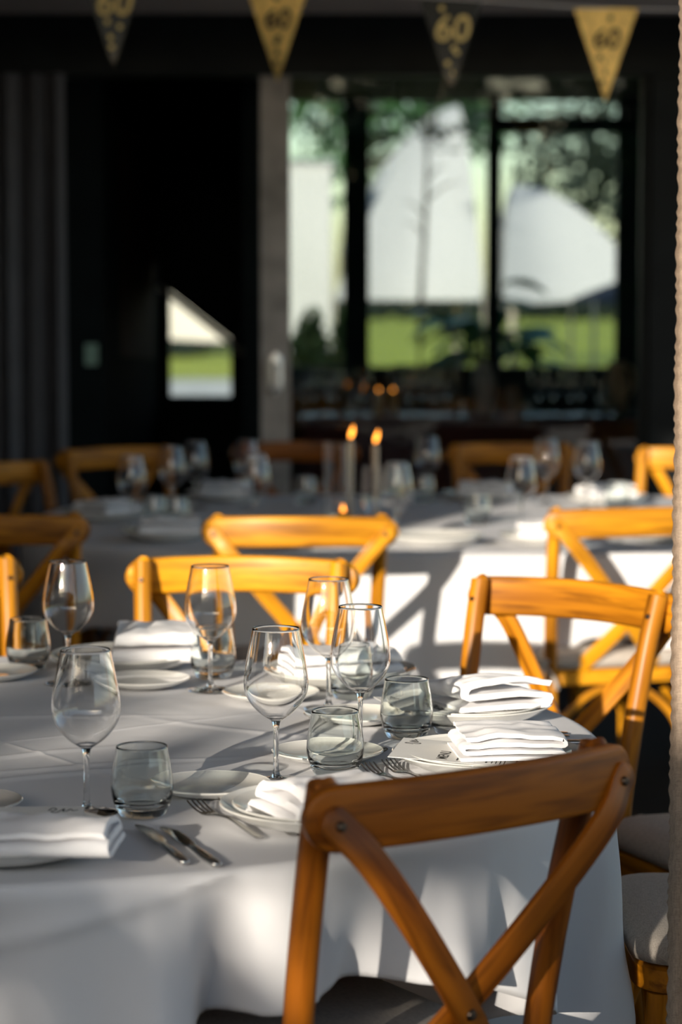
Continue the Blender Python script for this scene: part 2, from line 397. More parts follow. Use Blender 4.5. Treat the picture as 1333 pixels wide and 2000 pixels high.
for _ in range(420):  # extra leaf cluster added to shade the nearest chair's rail
    p = Vector((-3.72 + hq.gauss(0,.13), -6 + hq.gauss(0,.1), 3.225 + hq.gauss(0,.035))); p.z += (p.x+3.72)*.25
    u = Vector((hq.gauss(0,1), hq.gauss(0,1), hq.gauss(0,1))).normalized(); w = u.orthogonal().normalized(); l = hq.uniform(.03,.06); k = len(vs)
    vs += [p-u*l, p+w*l*.5, p+u*l, p-w*l*.5]; fs.append((k,k+1,k+2,k+3))
for k, (x, y, r, h, t) in enumerate(((-1.8,-29,2.6,3.9,'left'),(1.8,-31,2.6,4.1,'left middle'),(5.6,-29,2.4,3.9,'right middle'),(10.2,-30,2.3,4.0,'right'))):  # added behind the camera to darken the sky reflected in the door glass
    tree('sky_block_tree', 'added unseen dark tree behind the camera, blocking reflected sky, ' + t + ' of four', 'tree', (x,y,-.06), (x,y,h), (r,1.6,h-.4), 4200, .2, 'leafdark', 60+k, .14, 46, 'trees added to block reflected sky')
hg = empty('shade_hedge', (0,0,0)); tag(hg, 'added unseen leafy hedge behind the camera, shaping the low sun', 'hedge')
o = obj('foliage', MB().add(vs, fs), 'leaf', hg); o['kind'] = 'stuff'
obj('stems', MB().box((-13,-6.12,-.06),(6,-5.88,2.65)), 'leafdark', hg)  # solid box keeping the added hedge opaque
shrub('rounded olive green bush at the left edge of the door glass', (-.12,15.6,-.02), (.34,.3,.80), 2600, .05, 'leafolive', 21)
shrub('dark low shrub outside the window, left of the house plant', (.45,15.2,-.02), (.31,.25,.50), 800, .06, 'leafdark', 22)
shrub('dark low shrub outside the window, behind the grey vase', (1.08,15.3,-.02), (.31,.25,.54), 800, .06, 'leafdark', 23)
shrub('dark low shrub outside at the right end of the window', (1.72,15.2,-.02), (.31,.25,.50), 700, .06, 'leafdark', 24)
shrub('far dark hedge below the cream sail, seen through the stair window', (-5.2,62,-.02), (3.6,.8,.32), 1500, .14, 'leafdark', 25)
hd = leaf_cloud((0,0,.9), (60,1.5,.9), 5000, .5, 31, 200); o = obj('far_hedge', hd, 'leafdark', None, loc=(10,190,-.02)); tag(o, 'long dark hedge along the far end of the bright lawn', 'hedge', kind='stuff')

def canopy(name, label, apex, corners, eave, mat, sag=.25, pole=True, n=10, under=None, cat='tent'):
    """tensioned canopy: edges from apex to the corners, sagging between; real thickness"""
    e = empty(name, (apex[0], apex[1], 0)); tag(e, label, cat)
    A = Vector((0, 0, apex[2])); C = [Vector((c[0]-apex[0], c[1]-apex[1], c[2])) for c in corners]
    vs, fs = [], []; k = len(C); per = 8; N = k * per
    for i in range(n + 1):
        t = i / n
        for j in range(N):
            s = j / per; a = C[int(s) % k]; b = C[(int(s)+1) % k]; u = s - int(s)
            p = a.lerp(b, u); p = p - p.normalized()*0 + (Vector((-p.x, -p.y, 0)) * (.16 * 4*u*(1-u)))
            q = A.lerp(p, t); q.z -= sag * 4 * t * (1 - t) * .5
            vs.append(q)
    m = len(vs); vs += [v - Vector((0,0,.025)) for v in vs]
    for i in range(n):
        for j in range(N):
            l = (j+1) % N
            fs.append((i*N+j, i*N+l, (i+1)*N+l, (i+1)*N+j)); fs.append((m+i*N+j, m+(i+1)*N+j, m+(i+1)*N+l, m+i*N+l))
    for j in range(N):
        l = (j+1) % N; fs.append((n*N+j, n*N+l, m+n*N+l, m+n*N+j))
    obj('canopy', MB().add(vs, fs), mat, e)
    if pole: obj('pole', MB().sweep([(0,0,-.02),(0,0,apex[2]-.03)], circ(.03,8)), 'stile', e)
    for c in C:
        obj('guy_pole', MB().sweep([(c.x,c.y,-.02),(c.x,c.y,c.z)], circ(.012,6)), 'stile', e)
    return e
canopy('stretch_tent', 'large white peaked stretch tent on the lawn, centre of the door glass', (.98,20.5,3.05),
       [(-.05,18.9,1.44),(1.10,18.7,1.44),(1.15,22.5,1.44),(.0,22.5,1.9)], 1.4, 'tent', sag=-.55)
canopy('stretch_tent', 'lower white tent with a sloping roof, right of the tall white tent', (1.36,19.2,2.32),
       [(1.20,18.0,1.40),(2.30,18.0,1.46),(2.40,20.4,1.46),(1.26,20.4,1.5)], 1.4, 'tent', sag=-.42)
canopy('garden_parasol', 'white topped parasol with dark lower edge at the right of the window', (2.38,16.9,1.66),
       [(1.68,16.1,1.41),(3.1,16.1,1.40),(3.1,17.7,1.42),(1.68,17.7,1.42)], 1.4, 'navy', sag=-.05, cat='parasol')
mq = empty('white_marquee', (-.45, 21, 0)); tag(mq, 'white walled marquee seen at the left edge of the door glass', 'marquee')
obj('wall', MB().box((.0,-.8,-.02),(.37,.8,2.55)), 'tent', mq)
obj('roof', MB().add([(-.04,-.85,2.55),(.40,-.85,2.55),(.40,.85,2.55),(-.04,.85,2.55),(-.04,0,2.62),(.40,0,2.62)],[(0,1,5,4),(2,3,4,5),(1,2,5),(3,0,4),(0,3,2,1)]), 'tent', mq)
sl = empty('shade_sail', (-1.75, 25, 0)); tag(sl, 'cream shade sail in the garden seen through the stair window', 'sail')
mb = MB(); vs, fs = [], []
for i in range(9):
    for j in range(7):
        u, v = i/8, j/6; vs.append((-1.0+2.1*u, -.6+1.2*v + .15*math.sin(3.1*u), 1.02+.02*math.sin(6*u) + v*1.2 - .12*math.sin(3.14*u)*v))
m = len(vs); vs += [(x, y+.02, z) for x, y, z in vs]
for i in range(8):
    for j in range(6):
        a = i*7+j; fs += [(a,a+7,a+8,a+1),(m+a,m+a+1,m+a+8,m+a+7)]
obj('sailcloth', mb.add(vs, fs), 'cream', sl)
for x in (-1.0, 1.1): obj('pole', MB().sweep([(x,-.6,-.02),(x,-.6,1.2),(x,.62,2.3)], circ(.025,8)), 'stile', sl)

# ------------------------------------------------------------------ things in the left room
st = empty('staircase', (-.75, 12.0, 0)); tag(st, 'dark staircase crossing the garden window of the left room', 'staircase')
def para(p0, p1, h0, h1, y0, y1):
    return MB().add([(p0[0],y0,p0[1]+h0),(p1[0],y0,p1[1]+h0),(p1[0],y0,p1[1]+h1),(p0[0],y0,p0[1]+h1),
                     (p0[0],y1,p0[1]+h0),(p1[0],y1,p1[1]+h0),(p1[0],y1,p1[1]+h1),(p0[0],y1,p0[1]+h1)],
                    [(0,1,2,3),(7,6,5,4),(0,4,5,1),(1,5,6,2),(2,6,7,3),(3,7,4,0)])
obj('stringer', para((-.15,1.478),(.30,1.124),.02,.72,-.03,.03), 'blackmatt', st)
obj('handrail', MB().sweep([(-.15,-.045,1.478),(.30,-.045,1.124)], circ(.013,8)), 'stile', st)
obj('newel', MB().box((.27,-.03,0),(.33,.03,2.0)), 'blackmatt', st)
o = obj('wall_painting', MB().add([(-1.005+.012,10.42,1.17),(-.925+.005,12.0,1.12),(-.925+.005,12.0,2.18),(-1.005+.012,10.42,2.18),
      (-1.005-.01,10.42,1.17),(-.925-.017,12.0,1.12),(-.925-.017,12.0,2.18),(-1.005-.01,10.42,2.18)],[(0,1,2,3),(7,6,5,4),(0,4,5,1),(1,5,6,2),(2,6,7,3),(3,7,4,0)]), 'redpanel')
tag(o, 'large dark oxblood canvas hanging in the unlit room', 'painting')
sw = empty('wall_switch', (-1.05, 10.195, 1.18)); tag(sw, 'small pale green switch plate on the dark wall', 'switch')
obj('plate', MB().sweep([(0,0,-.045),(0,0,.045)], rrect(.055,.012,.004), up=(0,-1,0)), 'switch', sw)
obj('rocker', MB().box((-.015,-.010,-.025),(.015,-.006,.025)), 'switch', sw)
# charcoal drape bunched at the left end of the doors
def drape(x0, x1, y, z0, z1, folds, amp, th, nx=120, nz=24, crinkle=0.0, seed=1):
    vs, fs = [], []
    for i in range(nx + 1):
        u = i / nx
        for j in range(nz + 1):
            w = j / nz; z = z0 + (z1 - z0) * w
            yy = y + amp * (math.sin(u*folds*6.283 + .5*math.sin(w*2.1+seed)) * (1 - .25*w)) + .3*amp*math.sin(u*folds*2.3*6.28+seed)
            xx = x0 + (x1-x0)*u + (crinkle * (math.sin(z*330+1.7*math.sin(z*71))+.6*math.sin(z*37+seed)) if i < 3 else 0)
            vs.append((xx, yy, z))
    m = len(vs); vs += [(a, b + th, c) for a, b, c in vs]; k = nz + 1
    for i in range(nx):
        for j in range(nz):
            a = i*k+j; fs += [(a,a+k,a+k+1,a+1),(m+a,m+a+1,m+a+k+1,m+a+k)]
    for j in range(nz): fs += [(j,j+1,m+j+1,m+j),(nx*k+j,m+nx*k+j,m+nx*k+j+1,nx*k+j+1)]
    for i in range(nx): fs += [(i*k,m+i*k,m+(i+1)*k,(i+1)*k),(i*k+nz,(i+1)*k+nz,m+(i+1)*k+nz,m+i*k+nz)]
    return MB().add(vs, fs)
o = obj('drape', drape(-1.42,-1.06,9.35,.01,2.27,4,.035,.008), 'greycurtain'); tag(o, 'charcoal drape bunched in vertical folds at the left end of the doors', 'curtain')

# ------------------------------------------------------------------ linen curtain at the right edge
cu = empty('linen_curtain', (0, 3.12, 0)); tag(cu, 'tan linen curtain hanging at the right edge with a crinkled hem', 'curtain')
obj('panel', drape(.4335,.80,0,.01,2.50,2.6,.03,.004,90,640,.0011), 'curtain', cu)
obj('curtain_rod', MB().sweep([(.38,0,2.53),(.90,0,2.53)], circ(.012,10)), 'bolt', cu)
for k in range(5): obj('ring', MB().sweep([(.45+.08*k,.02*math.cos(a*.6283),2.525+.022*math.sin(a*.6283)) for a in range(11)], circ(.002,6), up=(1,0,0)), 'bolt', cu)

# ------------------------------------------------------------------ chairs
def build_chair_meshes():
    out = []
    for s in (-1, 1):
        p = spline([(s*.198,-.285,0),(s*.186,-.235,.22),(s*.180,-.205,.44),(s*.186,-.220,.60),(s*.195,-.258,.78),(s*.200,-.283,.866),(s*.2005,-.286,.875)], 5)
        n = len(p); sc = [(.86+.2*min(1, 2*i/n),)*2 for i in range(n)]; sc[-1] = (.55,.55); sc[-2] = (.9,.9)
        out.append(('rear_post', MB().sweep(p, circ(.0172,14), up=(0,1,0), scale=sc), 'wood', []))
    # curved top rail with rounded ends
    xs = [-.237,-.2355,-.232,-.225,-.215,-.203] + [-.18+.36*i/18 for i in range(19)] + [.203,.215,.225,.232,.2355,.237]
    path, sc = [], []
    for x in xs:
        path.append((x, -.298 - .048*(1-(x/.237)**2), .842 + .006*(1-(x/.237)**2)))
        e = .237 - abs(x); q = max(0, (.034 - e) / .034)
        sc.append((1 if q < .6 else .85, max(.12, math.sqrt(max(0, 1 - q*q)))))
    out.append(('top_rail', MB().sweep(path, rrect(.022,.074,.007), scale=sc), 'wood', []))
    for s in (-1, 1):
        p = spline([(s*.224,-.319,.852),(s*.206,-.3245,.836),(s*.172,-.3365,.797),(s*.105,-.324+.006*s,.714),(0,-.285+.008*s,.588),(-s*.06,-.250+.006*s,.516),(-s*.105,-.214,.462)], 6)
        n = len(p); sc = []
        for i in range(n):
            q = max(0, 1 - i/3.5); sc.append((max(.25, math.sqrt(max(0, 1-q*q))), 1))
        bolt = MB().lathe([(0,.004),(.004,.0035),(.006,.001),(.0062,-.003),(0,-.003)], 12)
        bolt.v = [(s*.2085 + x, -.3305 - z, .839 + y) for x, y, z in bolt.v]
        subs = [('bolt', bolt, 'bolt')]
        if s == -1:
            b2 = MB().lathe([(0,.005),(.005,.0045),(.0075,.001),(.0078,-.006),(0,-.006)], 12)
            b2.v = [(x, -.299 - z, .588 + y) for x, y, z in b2.v]; subs.append(('bolt', b2, 'bolt'))
        out.append(('cross_strap', MB().sweep(p, rrect(.037,.0115,.003,2), up=(0,1,0), scale=sc), 'wood', subs))
    for s in (-1, 1):   # bolt heads on the front of the posts
        b3 = MB().lathe([(0,.004),(.004,.003),(.0055,0),(.0055,-.004),(0,-.004)], 12)
        b3.v = [(s*.198 + x, -.2575 + z, .842 + y) for x, y, z in b3.v]
        out.append(('bolt', b3, 'bolt', []))
    # seat frame
    def outline(g):
        pts = []
        for cx, cy, a0, r in ((.205+g, .205+g, 0, .07), (-.205-g, .205+g, 90, .07), (-.182-g, -.215-g, 180, .05), (.182+g, -.215-g, 270, .05)):
            sx = 1 if cx > 0 else -1; sy = 1 if cy > 0 else -1
            for i in range(7):
                a = R(a0 + 15*i); pts.append((cx - sx*r + r*math.cos(a), cy - sy*r + r*math.sin(a)))
        return pts
    def slab(levels):
        vs, fs = [], []; n = None
        for g, z in levels:
            o = outline(g); n = len(o); vs += [(x, y, z) for x, y in o]
        for i in range(len(levels)-1):
            for j in range(n): k = (j+1) % n; fs.append((i*n+j, i*n+k, (i+1)*n+k, (i+1)*n+j))
        fs.append(tuple(reversed(range(n)))); fs.append(tuple((len(levels)-1)*n+j for j in range(n)))
        return MB().add(vs, fs)
    out.append(('seat', slab([(-.006,.415),(0,.419),(0,.451),(-.006,.455)]), 'wood', []))
    for s in (-1, 1):
        p = [(s*.178,.172,.416),(s*.182,.178,.28),(s*.188,.188,.10),(s*.190,.190,0)]
        out.append(('front_leg', MB().sweep(p, circ(.018,12), up=(0,1,0), scale=[(1,1),(1.05,1.05),(.95,.95),(.8,.8)]), 'wood', []))
    for s in (-1, 1):   # bentwood arches under the seat, side and front / back
        p = spline([(s*.182,.178,.24),(s*.182,.150,.33),(s*.178,.06,.402),(s*.178,-.05,.402),(s*.182,-.17,.33),(s*.186,-.225,.24)], 5)
        out.append(('brace', MB().sweep(p, rrect(.020,.013,.004,2), up=(1,0,0)), 'wood', []))
        y = .18 if s > 0 else -.222
        p = spline([(-.182,y,.24),(-.15,y,.33),(-.06,y*.98,.402),(.06,y*.98,.402),(.15,y,.33),(.182,y,.24)], 5)
        out.append(('brace', MB().sweep(p, rrect(.020,.013,.004,2), up=(0,1,0)), 'wood', []))
    # cushion
    cu = slab([(-.02,0),(.004,.006),(.010,.020),(.008,.034),(-.006,.044),(-.05,.050),(-.10,.052)])
    tie = MB()
    tie.sweep(spline([(0,0,0),(.012,-.02,.012),(-.006,-.03,.02),(.004,-.012,.004),(.02,-.03,-.02),(.03,-.045,-.055)],5), rrect(.009,.002,.0008,1), up=(0,1,0))
    tie.sweep(spline([(0,0,0),(-.014,-.014,.008),(.002,-.03,.016),(-.012,-.03,-.02),(-.018,-.04,-.05)],5), rrect(.009,.002,.0008,1), up=(0,1,0))
    return [(n, m.mesh(n), mt, [(a, b.mesh(a), c) for a, b, c in subs]) for n, m, mt, subs in out], cu.mesh('cushion', 60), tie.mesh('tie')
CH, CUSH, TIE = build_chair_meshes()
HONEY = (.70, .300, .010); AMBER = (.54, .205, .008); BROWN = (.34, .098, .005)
def chair(label, x, y, rz, tone=HONEY, group='cross-back chairs', cushion=None):
    e = empty('cross_back_chair', (x, y, 0), R(rz)); tag(e, label, 'chair', group)
    for n, me, mt, subs in CH:
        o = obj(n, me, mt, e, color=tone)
        for a, b, c in subs: obj(a, b, c, o)
    if cushion:
        k = empty('seat_cushion', (x, y, .4555), R(rz)); tag(k, cushion, 'cushion', 'linen seat cushions')
        obj('pad', CUSH, 'linen', k)
        for s in (-1, 1):
            obj('tie', TIE, 'linen', k, loc=(s*.205, -.20, .012))
    return e
chair('amber cross-back chair nearest the camera, its back turned to us', -.031, 2.944, 36.9, BROWN, 'chairs at the round table', 'grey linen cushion on the chair nearest the camera')  # BROWN: redder wood, its darkness partly standing in for shade on the back
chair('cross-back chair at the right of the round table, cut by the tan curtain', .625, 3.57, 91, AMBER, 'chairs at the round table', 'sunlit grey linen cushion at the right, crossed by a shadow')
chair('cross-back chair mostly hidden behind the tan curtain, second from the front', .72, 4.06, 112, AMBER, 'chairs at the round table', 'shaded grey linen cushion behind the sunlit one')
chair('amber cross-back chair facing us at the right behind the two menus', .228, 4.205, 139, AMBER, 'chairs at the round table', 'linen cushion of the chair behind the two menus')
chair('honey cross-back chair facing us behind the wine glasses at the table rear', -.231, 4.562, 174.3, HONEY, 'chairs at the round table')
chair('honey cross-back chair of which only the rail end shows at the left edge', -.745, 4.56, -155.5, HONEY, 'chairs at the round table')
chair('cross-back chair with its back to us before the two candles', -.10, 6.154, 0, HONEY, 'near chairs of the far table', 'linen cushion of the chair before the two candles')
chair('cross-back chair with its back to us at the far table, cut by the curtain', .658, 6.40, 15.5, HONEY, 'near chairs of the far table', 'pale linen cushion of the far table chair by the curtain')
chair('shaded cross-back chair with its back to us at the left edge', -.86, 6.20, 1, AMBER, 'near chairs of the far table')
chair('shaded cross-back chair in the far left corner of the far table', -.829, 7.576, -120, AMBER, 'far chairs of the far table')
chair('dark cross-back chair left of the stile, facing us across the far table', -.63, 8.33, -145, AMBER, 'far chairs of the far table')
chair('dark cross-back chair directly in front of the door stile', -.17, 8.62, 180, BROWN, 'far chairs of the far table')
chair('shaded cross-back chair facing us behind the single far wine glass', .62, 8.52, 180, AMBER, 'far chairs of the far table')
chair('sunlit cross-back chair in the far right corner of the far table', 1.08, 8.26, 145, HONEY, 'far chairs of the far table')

# ------------------------------------------------------------------ tables and cloths
FACE = R(-55); HS = 1.055
def cloth_mesh(center, radius_f, drop_f, wr_seed, folds, amp, corner_f, ridge_f=None, top_wr=.0018, nth=540, nr=150, ns=30):
    """round / oval cloth: a top with faint creases, a rounded edge and a skirt hanging in folds"""
    vs, fs = [], []; cx, cy = center
    ca, sa = math.cos(FACE), math.sin(FACE)
    def wr(x, y):
        dx, dy = x - cx, y - cy; a = dx*ca + dy*sa; b = -dx*sa + dy*ca
        h = .0030*noise.noise(Vector((x*2.6, y*2.0, wr_seed))) + .0011*noise.noise(Vector((x*9+y*3, y*6, wr_seed+9)))
        h += .0004*noise.noise(Vector((x*26, y*20, wr_seed+5)))
        for v in (a, b):                      # pressed fold lines of the square cloth
            for c in (-.52, 0.0, .52): h += .0011*math.exp(-(abs(v-c)/.006)**1.5)
        for (px, py, ang, ln, am) in ((-.40,3.28,.5,.16,.0035),(-.33,3.36,.35,.20,.0030),(-.48,3.42,.6,.14,.003),(-.12,3.62,2.6,.2,.0022),(-.55,3.75,.2,.22,.003)):
            u = (x-px)*math.cos(ang) + (y-py)*math.sin(ang); w = -(x-px)*math.sin(ang) + (y-py)*math.cos(ang) + .4*u*u
            h += am*math.exp(-(u/ln)**2 - (w/.011)**2)
        return h * (top_wr/.0018)
    rings = nr + ns
    vs.append((cx, cy, TOP))
    for i in range(1, rings + 1):
        for j in range(nth):
            th = 2*math.pi*j/nth; Rm = radius_f(th); c, s = math.cos(th), math.sin(th)
            if i <= nr:
                t = (i / nr) ** .8; r = Rm * t; x, y = cx + r*c, cy + r*s
                z = TOP + wr(x, y) * min(1, (1 - t) * 12 + .15)
            else:
                u = (i - nr) / ns; D = drop_f(th); sd = D * u ** 1.15
                edge = .016; 
                if sd < edge * 1.57:
                    a = sd / edge; dr = edge * math.sin(a); z = TOP - edge * (1 - math.cos(a))
                else:
                    l = sd - edge * 1.57; dr = edge; z = TOP - edge - l
                k = max(0, sd - .012)
                ph = folds*th + 1.3*math.sin(2*th+wr_seed) + .8*math.sin(5*th)
                w = .5 + .5*math.cos(ph + 3.5*k)
                fo = amp*(w*w-.42)*(.6+.4*math.sin(3.1*th+wr_seed)) + corner_f(th); dr += k * (fo if fo < 0 else fo*.3) + .010*k*noise.noise(Vector((x*0+c*5, s*5, sd*7)))
                dr += .006*noise.noise(Vector((c*9, s*9, sd*9+wr_seed)))*min(1, k*20)
                if ridge_f: dr += ridge_f(th, sd)
                r = Rm + dr; x, y = cx + r*c, cy + r*s
            vs.append((x, y, z))
    for j in range(nth): fs.append((0, 1 + j, 1 + (j+1) % nth))
    for i in range(rings - 1):
        a = 1 + i*nth; b = a + nth
        for j in range(nth): k = (j+1) % nth; fs.append((a+j, b+j, b+k, a+k))
    return MB().add(vs, fs)
def adiff(a, b): return (a - b + math.pi) % (2*math.pi) - math.pi
def t1_drop(th):
    d = adiff(th, FACE); d = (d + math.pi/4) % (math.pi/2) - math.pi/4
    v = min(HS / math.cos(d), HS*1.40) - T1R
    e = max(0, abs(math.degrees(adiff(th, R(85)))) - 58) / 18          # the cloth is tucked up behind the pushed-in chairs at the rear
    return min(v, .225 + .4*e)
T1_FOLDS = ((-96,.055,-.30),(-91,.04,.35),(-84,.06,-.28),(-71,.035,.45),(-65.5,.045,-.50),(-60.5,.035,.50),(-52,.06,-.30),(-45,.04,.40),(-38,.05,-.38),(-31,.04,.40),(-22,.06,-.30))
def t1_ridge(th, sd):                      # slanting crease pressed into the front of the skirt
    d = math.degrees(adiff(th, 0))
    if not -100 < d < -58: return 0.0
    s0 = .010 + (-66 - d) * .0042
    return .0055 * math.exp(-((sd - s0) / .010)**2) * min(1, (100 + d) / 6) * min(1, (-58 - d) / 8) if s0 > .005 else 0.0
def t1_corner(th):
    v = 0
    for a, w, h in T1_FOLDS: v += h * math.exp(-(adiff(th, R(a)) / w)**2)
    for k in range(4):
        d = adiff(th, FACE + math.pi/4 + k*math.pi/2)
        v += .03*math.exp(-(d/.12)**2) - .08*math.exp(-((abs(d)-.28)/.10)**2)
    return v
o = obj('round_tablecloth', cloth_mesh(T1C, lambda t: T1R, t1_drop, 2.0, 11, .55, t1_corner, t1_ridge), 'cloth')
sm = o.modifiers.new('thickness', 'SOLIDIFY'); sm.thickness = .0012; sm.offset = -1
tag(o, 'white square cloth draped over the round table in the foreground', 'tablecloth')
def table_legs(name, label, c, rads, lx):
    e = empty(name, (c[0], c[1], 0)); tag(e, label, 'table')
    n = 72; vs, fs = [], []
    for z, k in ((.715,.985),(.742,.995),(.7455,.985)):
        vs += [(rads(2*math.pi*j/n)*k*math.cos(2*math.pi*j/n), rads(2*math.pi*j/n)*k*math.sin(2*math.pi*j/n), z) for j in range(n)]
    for i in range(2):
        for j in range(n): l = (j+1) % n; fs.append((i*n+j, i*n+l, (i+1)*n+l, (i+1)*n+j))
    fs += [tuple(reversed(range(n))), tuple(2*n+j for j in range(n))]
    obj('table_top', MB().add(vs, fs), 'wood', e, color=BROWN)
    for sx in (-1, 1):
        for sy in (-1, 1):
            obj('leg', MB().sweep([(sx*lx,sy*.35,.715),(sx*lx*1.1,sy*.4,0)], rrect(.05,.05,.006)), 'bolt', e)
table_legs('round_table', 'round dining table under the white foreground cloth', T1C, lambda t: T1R - .004, .35)
T2C = (.36, 7.20)
def t2_r(th, a=1.28, b=.95, n=3.0):
    return (abs(math.cos(th)/a)**n + abs(math.sin(th)/b)**n) ** (-1/n)
def t2_drop(t):                                                         # the hem lies back over the seats pushed under it
    return .50 - .27*min(1, sum(math.exp(-(adiff(t, R(a)) / .17)**4) for a in (-70, -114, -141, 162, 132, 111, 79, 55)))
o = obj('oval_tablecloth', cloth_mesh(T2C, t2_r, t2_drop, 7.0, 17, .16, lambda t: 0, nth=340, nr=40, ns=16), 'cloth')
sm = o.modifiers.new('thickness', 'SOLIDIFY'); sm.thickness = .0012; sm.offset = -1
tag(o, 'long white cloth over the second table with the candles', 'tablecloth')
table_legs('oval_table', 'long oval dining table under the second white cloth', T2C, lambda t: t2_r(t) - .004, .85)

# ------------------------------------------------------------------ tableware meshes
def glass_meshes():
    o = smooth_prof([(.0065,.083),(.011,.0865),(.022,.094),(.0335,.106),(.0415,.120),(.0438,.134),(.0425,.152),(.0385,.175),(.0345,.195),(.0318,.2095)], 6)
    i = [(max(.0, r - .0011), z + (.0012 if k < 8 else 0)) for k, (r, z) in enumerate(o)]
    bowl = MB().lathe(o + [(.0312,.2102)] + list(reversed(i)) + [(0, i[0][1])], 64)
    st = smooth_prof([(.0062,.083),(.0046,.077),(.0038,.066),(.0036,.045),(.0038,.022),(.0052,.011),(.0085,.0065)], 5)
    stem = MB().lathe([(0,.0835)] + st + [(0,.006)], 24)
    ft = [(0,.0062),(.009,.0060),(.020,.0035),(.032,.0020),(.0395,.0014),(.0405,.0008),(.0395,.0001),(0,.0001)]
    foot = MB().lathe(ft, 56)
    return [('bowl', bowl.mesh('bowl', 60), 'glass'), ('stem', stem.mesh('stem', 60), 'stem'), ('foot', foot.mesh('foot', 60), 'stem')]
def tumbler_mesh():
    o = smooth_prof([(.0,.0004),(.018,.0003),(.0262,.0004),(.0300,.0035),(.0342,.0120),(.0378,.0230),(.0395,.0340),(.0392,.046),(.0370,.062),(.0342,.078),(.0325,.0890)], 5)
    i = smooth_prof([(.0311,.0890),(.0327,.078),(.0354,.062),(.0373,.046),(.0372,.035),(.0335,.0225),(.0260,.0160),(.0140,.0128),(0,.0120)], 5)
    return MB().lathe(o + [(.0318,.0897)] + i, 64).mesh('tumbler', 60)
def plate_mesh(Rr, h, well):
    up = smooth_prof([(0,.0055),(well*.6,.0055),(well,.0065),(well+(Rr-well)*.45,.0065+(h-.0065)*.30),(Rr-.004,h-.0012),(Rr-.0015,h)], 5)
    lo = smooth_prof([(Rr,h-.0012),(Rr-.0028,h-.0034),(well+(Rr-well)*.45,.0025+(h-.0065)*.27),(well,.0028),(well-.004,.0002)], 5)
    return MB().lathe(up + lo + [(well-.008,.0002),(well-.011,.0022),(0,.0022)], 72).mesh('plate', 50)
GL = glass_meshes(); TU = tumbler_mesh()
PL_L = plate_mesh(.134, .026, .085); PL_U = plate_mesh(.118, .020, .072); PL_B = plate_mesh(.080, .015, .048)
def multi(name, meshes, label, cat, group, x, y, z=TOP + .0018, rz=0):
    e = empty(name, (x, y, z), rz); tag(e, label, cat, group)
    for n, me, mt in meshes: obj(n, me, mt, e)
    return e
def wine(label, x, y, group='wine glasses', z=TOP+.0018): return multi('wine_glass', GL, label, 'wine glass', group, x, y, z, rnd.uniform(0, 6))
def tumb(label, x, y, group='water tumblers', z=TOP+.0018):
    o = obj('water_tumbler', TU, 'tglass', None, (x, y, z), rnd.uniform(0, 6)); return tag(o, label, 'tumbler', group)
def plate(kind, label, x, y, z):
    name, me = {'L': ('dinner_plate', PL_L), 'U': ('starter_plate', PL_U), 'B': ('bread_plate', PL_B)}[kind]
    o = obj(name, me, 'china', None, loc=(x, y, z), rz=rnd.uniform(0, 6)); tag(o, label, 'plate', {'L': 'dinner plates', 'U': 'starter plates', 'B': 'bread plates'}[kind]); return o
ZC = TOP + .0022
def stack(x, y, where):
    plate('L', 'wide lower plate ' + where, x, y, ZC)
    plate('U', 'smaller upper plate ' + where, x, y, ZC + .0062)

# ---- napkins: a strip folded back and forth
def napkin_mesh(w, d, lift, layers, seed, taper=.0, twist=0.0):
    q = random.Random(seed); th = min(.0075, lift / max(1, layers - 1) * .62); path = []
    z = .002; y0, y1 = 0.0, d
    gap = lift / max(1, layers - 1)
    for l in range(layers):
        a, b = (y1, y0) if l % 2 == 0 else (y0, y1)
        a += q.uniform(-.006,.004) if l else 0.012
        sh = .012*l*q.uniform(.2,1.0)
        n = 9
        for i in range(n + 1):
            t = i / n; yy = (a + (b - a) * t); yy = min(yy, y1 + .01)
            bow = gap*.35*math.sin(t*math.pi) * (1 if l == layers-1 else .35)
            path.append((yy + sh*(0 if l % 2 == 0 else .3), z + l*gap + bow))
        if l < layers - 1:
            e = path[-1]; sgn = -1 if l % 2 == 0 else 1
            for k in range(1, 5):
                ang = math.pi * k / 5; path.append((e[0] + sgn*gap*.55*math.sin(ang), e[1] + gap*(1-math.cos(ang))/2))
    P = [Vector((0, a, b)) for a, b in path]; n = len(P); nrm = []
    for i in range(n):
        t = (P[min(i+1,n-1)] - P[max(i-1,0)]).normalized(); nrm.append(Vector((0, -t.z, t.y)))
    nx = 16; vs, fs = [], []
    ring = [P[i] + nrm[i]*th*.5 for i in range(n)] + [P[i] - nrm[i]*th*.5 for i in reversed(range(n))]
    m = len(ring)
    for k in range(nx + 1):
        u = k / nx * 2 - 1
        for p in ring:
            h = p.z / max(.01, lift); x = u * w/2 * (1 - taper*h) 
            dz = .0045*h*noise.noise(Vector((u*1.7+seed, p.y*14, p.z*20))) + .004*h*noise.noise(Vector((u*3+seed, p.y*30, 3)))
            dy = .004*noise.noise(Vector((u*2.1, seed, p.z*60))) * h
            vs.append((x + .0015*noise.noise(Vector((p.y*40, p.z*90, seed+u))), p.y - d/2 + dy + twist*u*h, max(.0004, p.z + dz)))
    for k in range(nx):
        for j in range(m): l = (j+1) % m; fs.append((k*m+j, k*m+l, (k+1)*m+l, (k+1)*m+j))
    # end caps as strips along the folded layer
    for base, flip in ((0, False), (nx*m, True)):
        for i in range(n-1):
            f = (base+i, base+i+1, base+m-2-i, base+m-1-i); fs.append(tuple(reversed(f)) if flip else f)
    return MB().add(vs, fs).mesh('napkin', 55)
NZ = ZC + .0062 + .0060
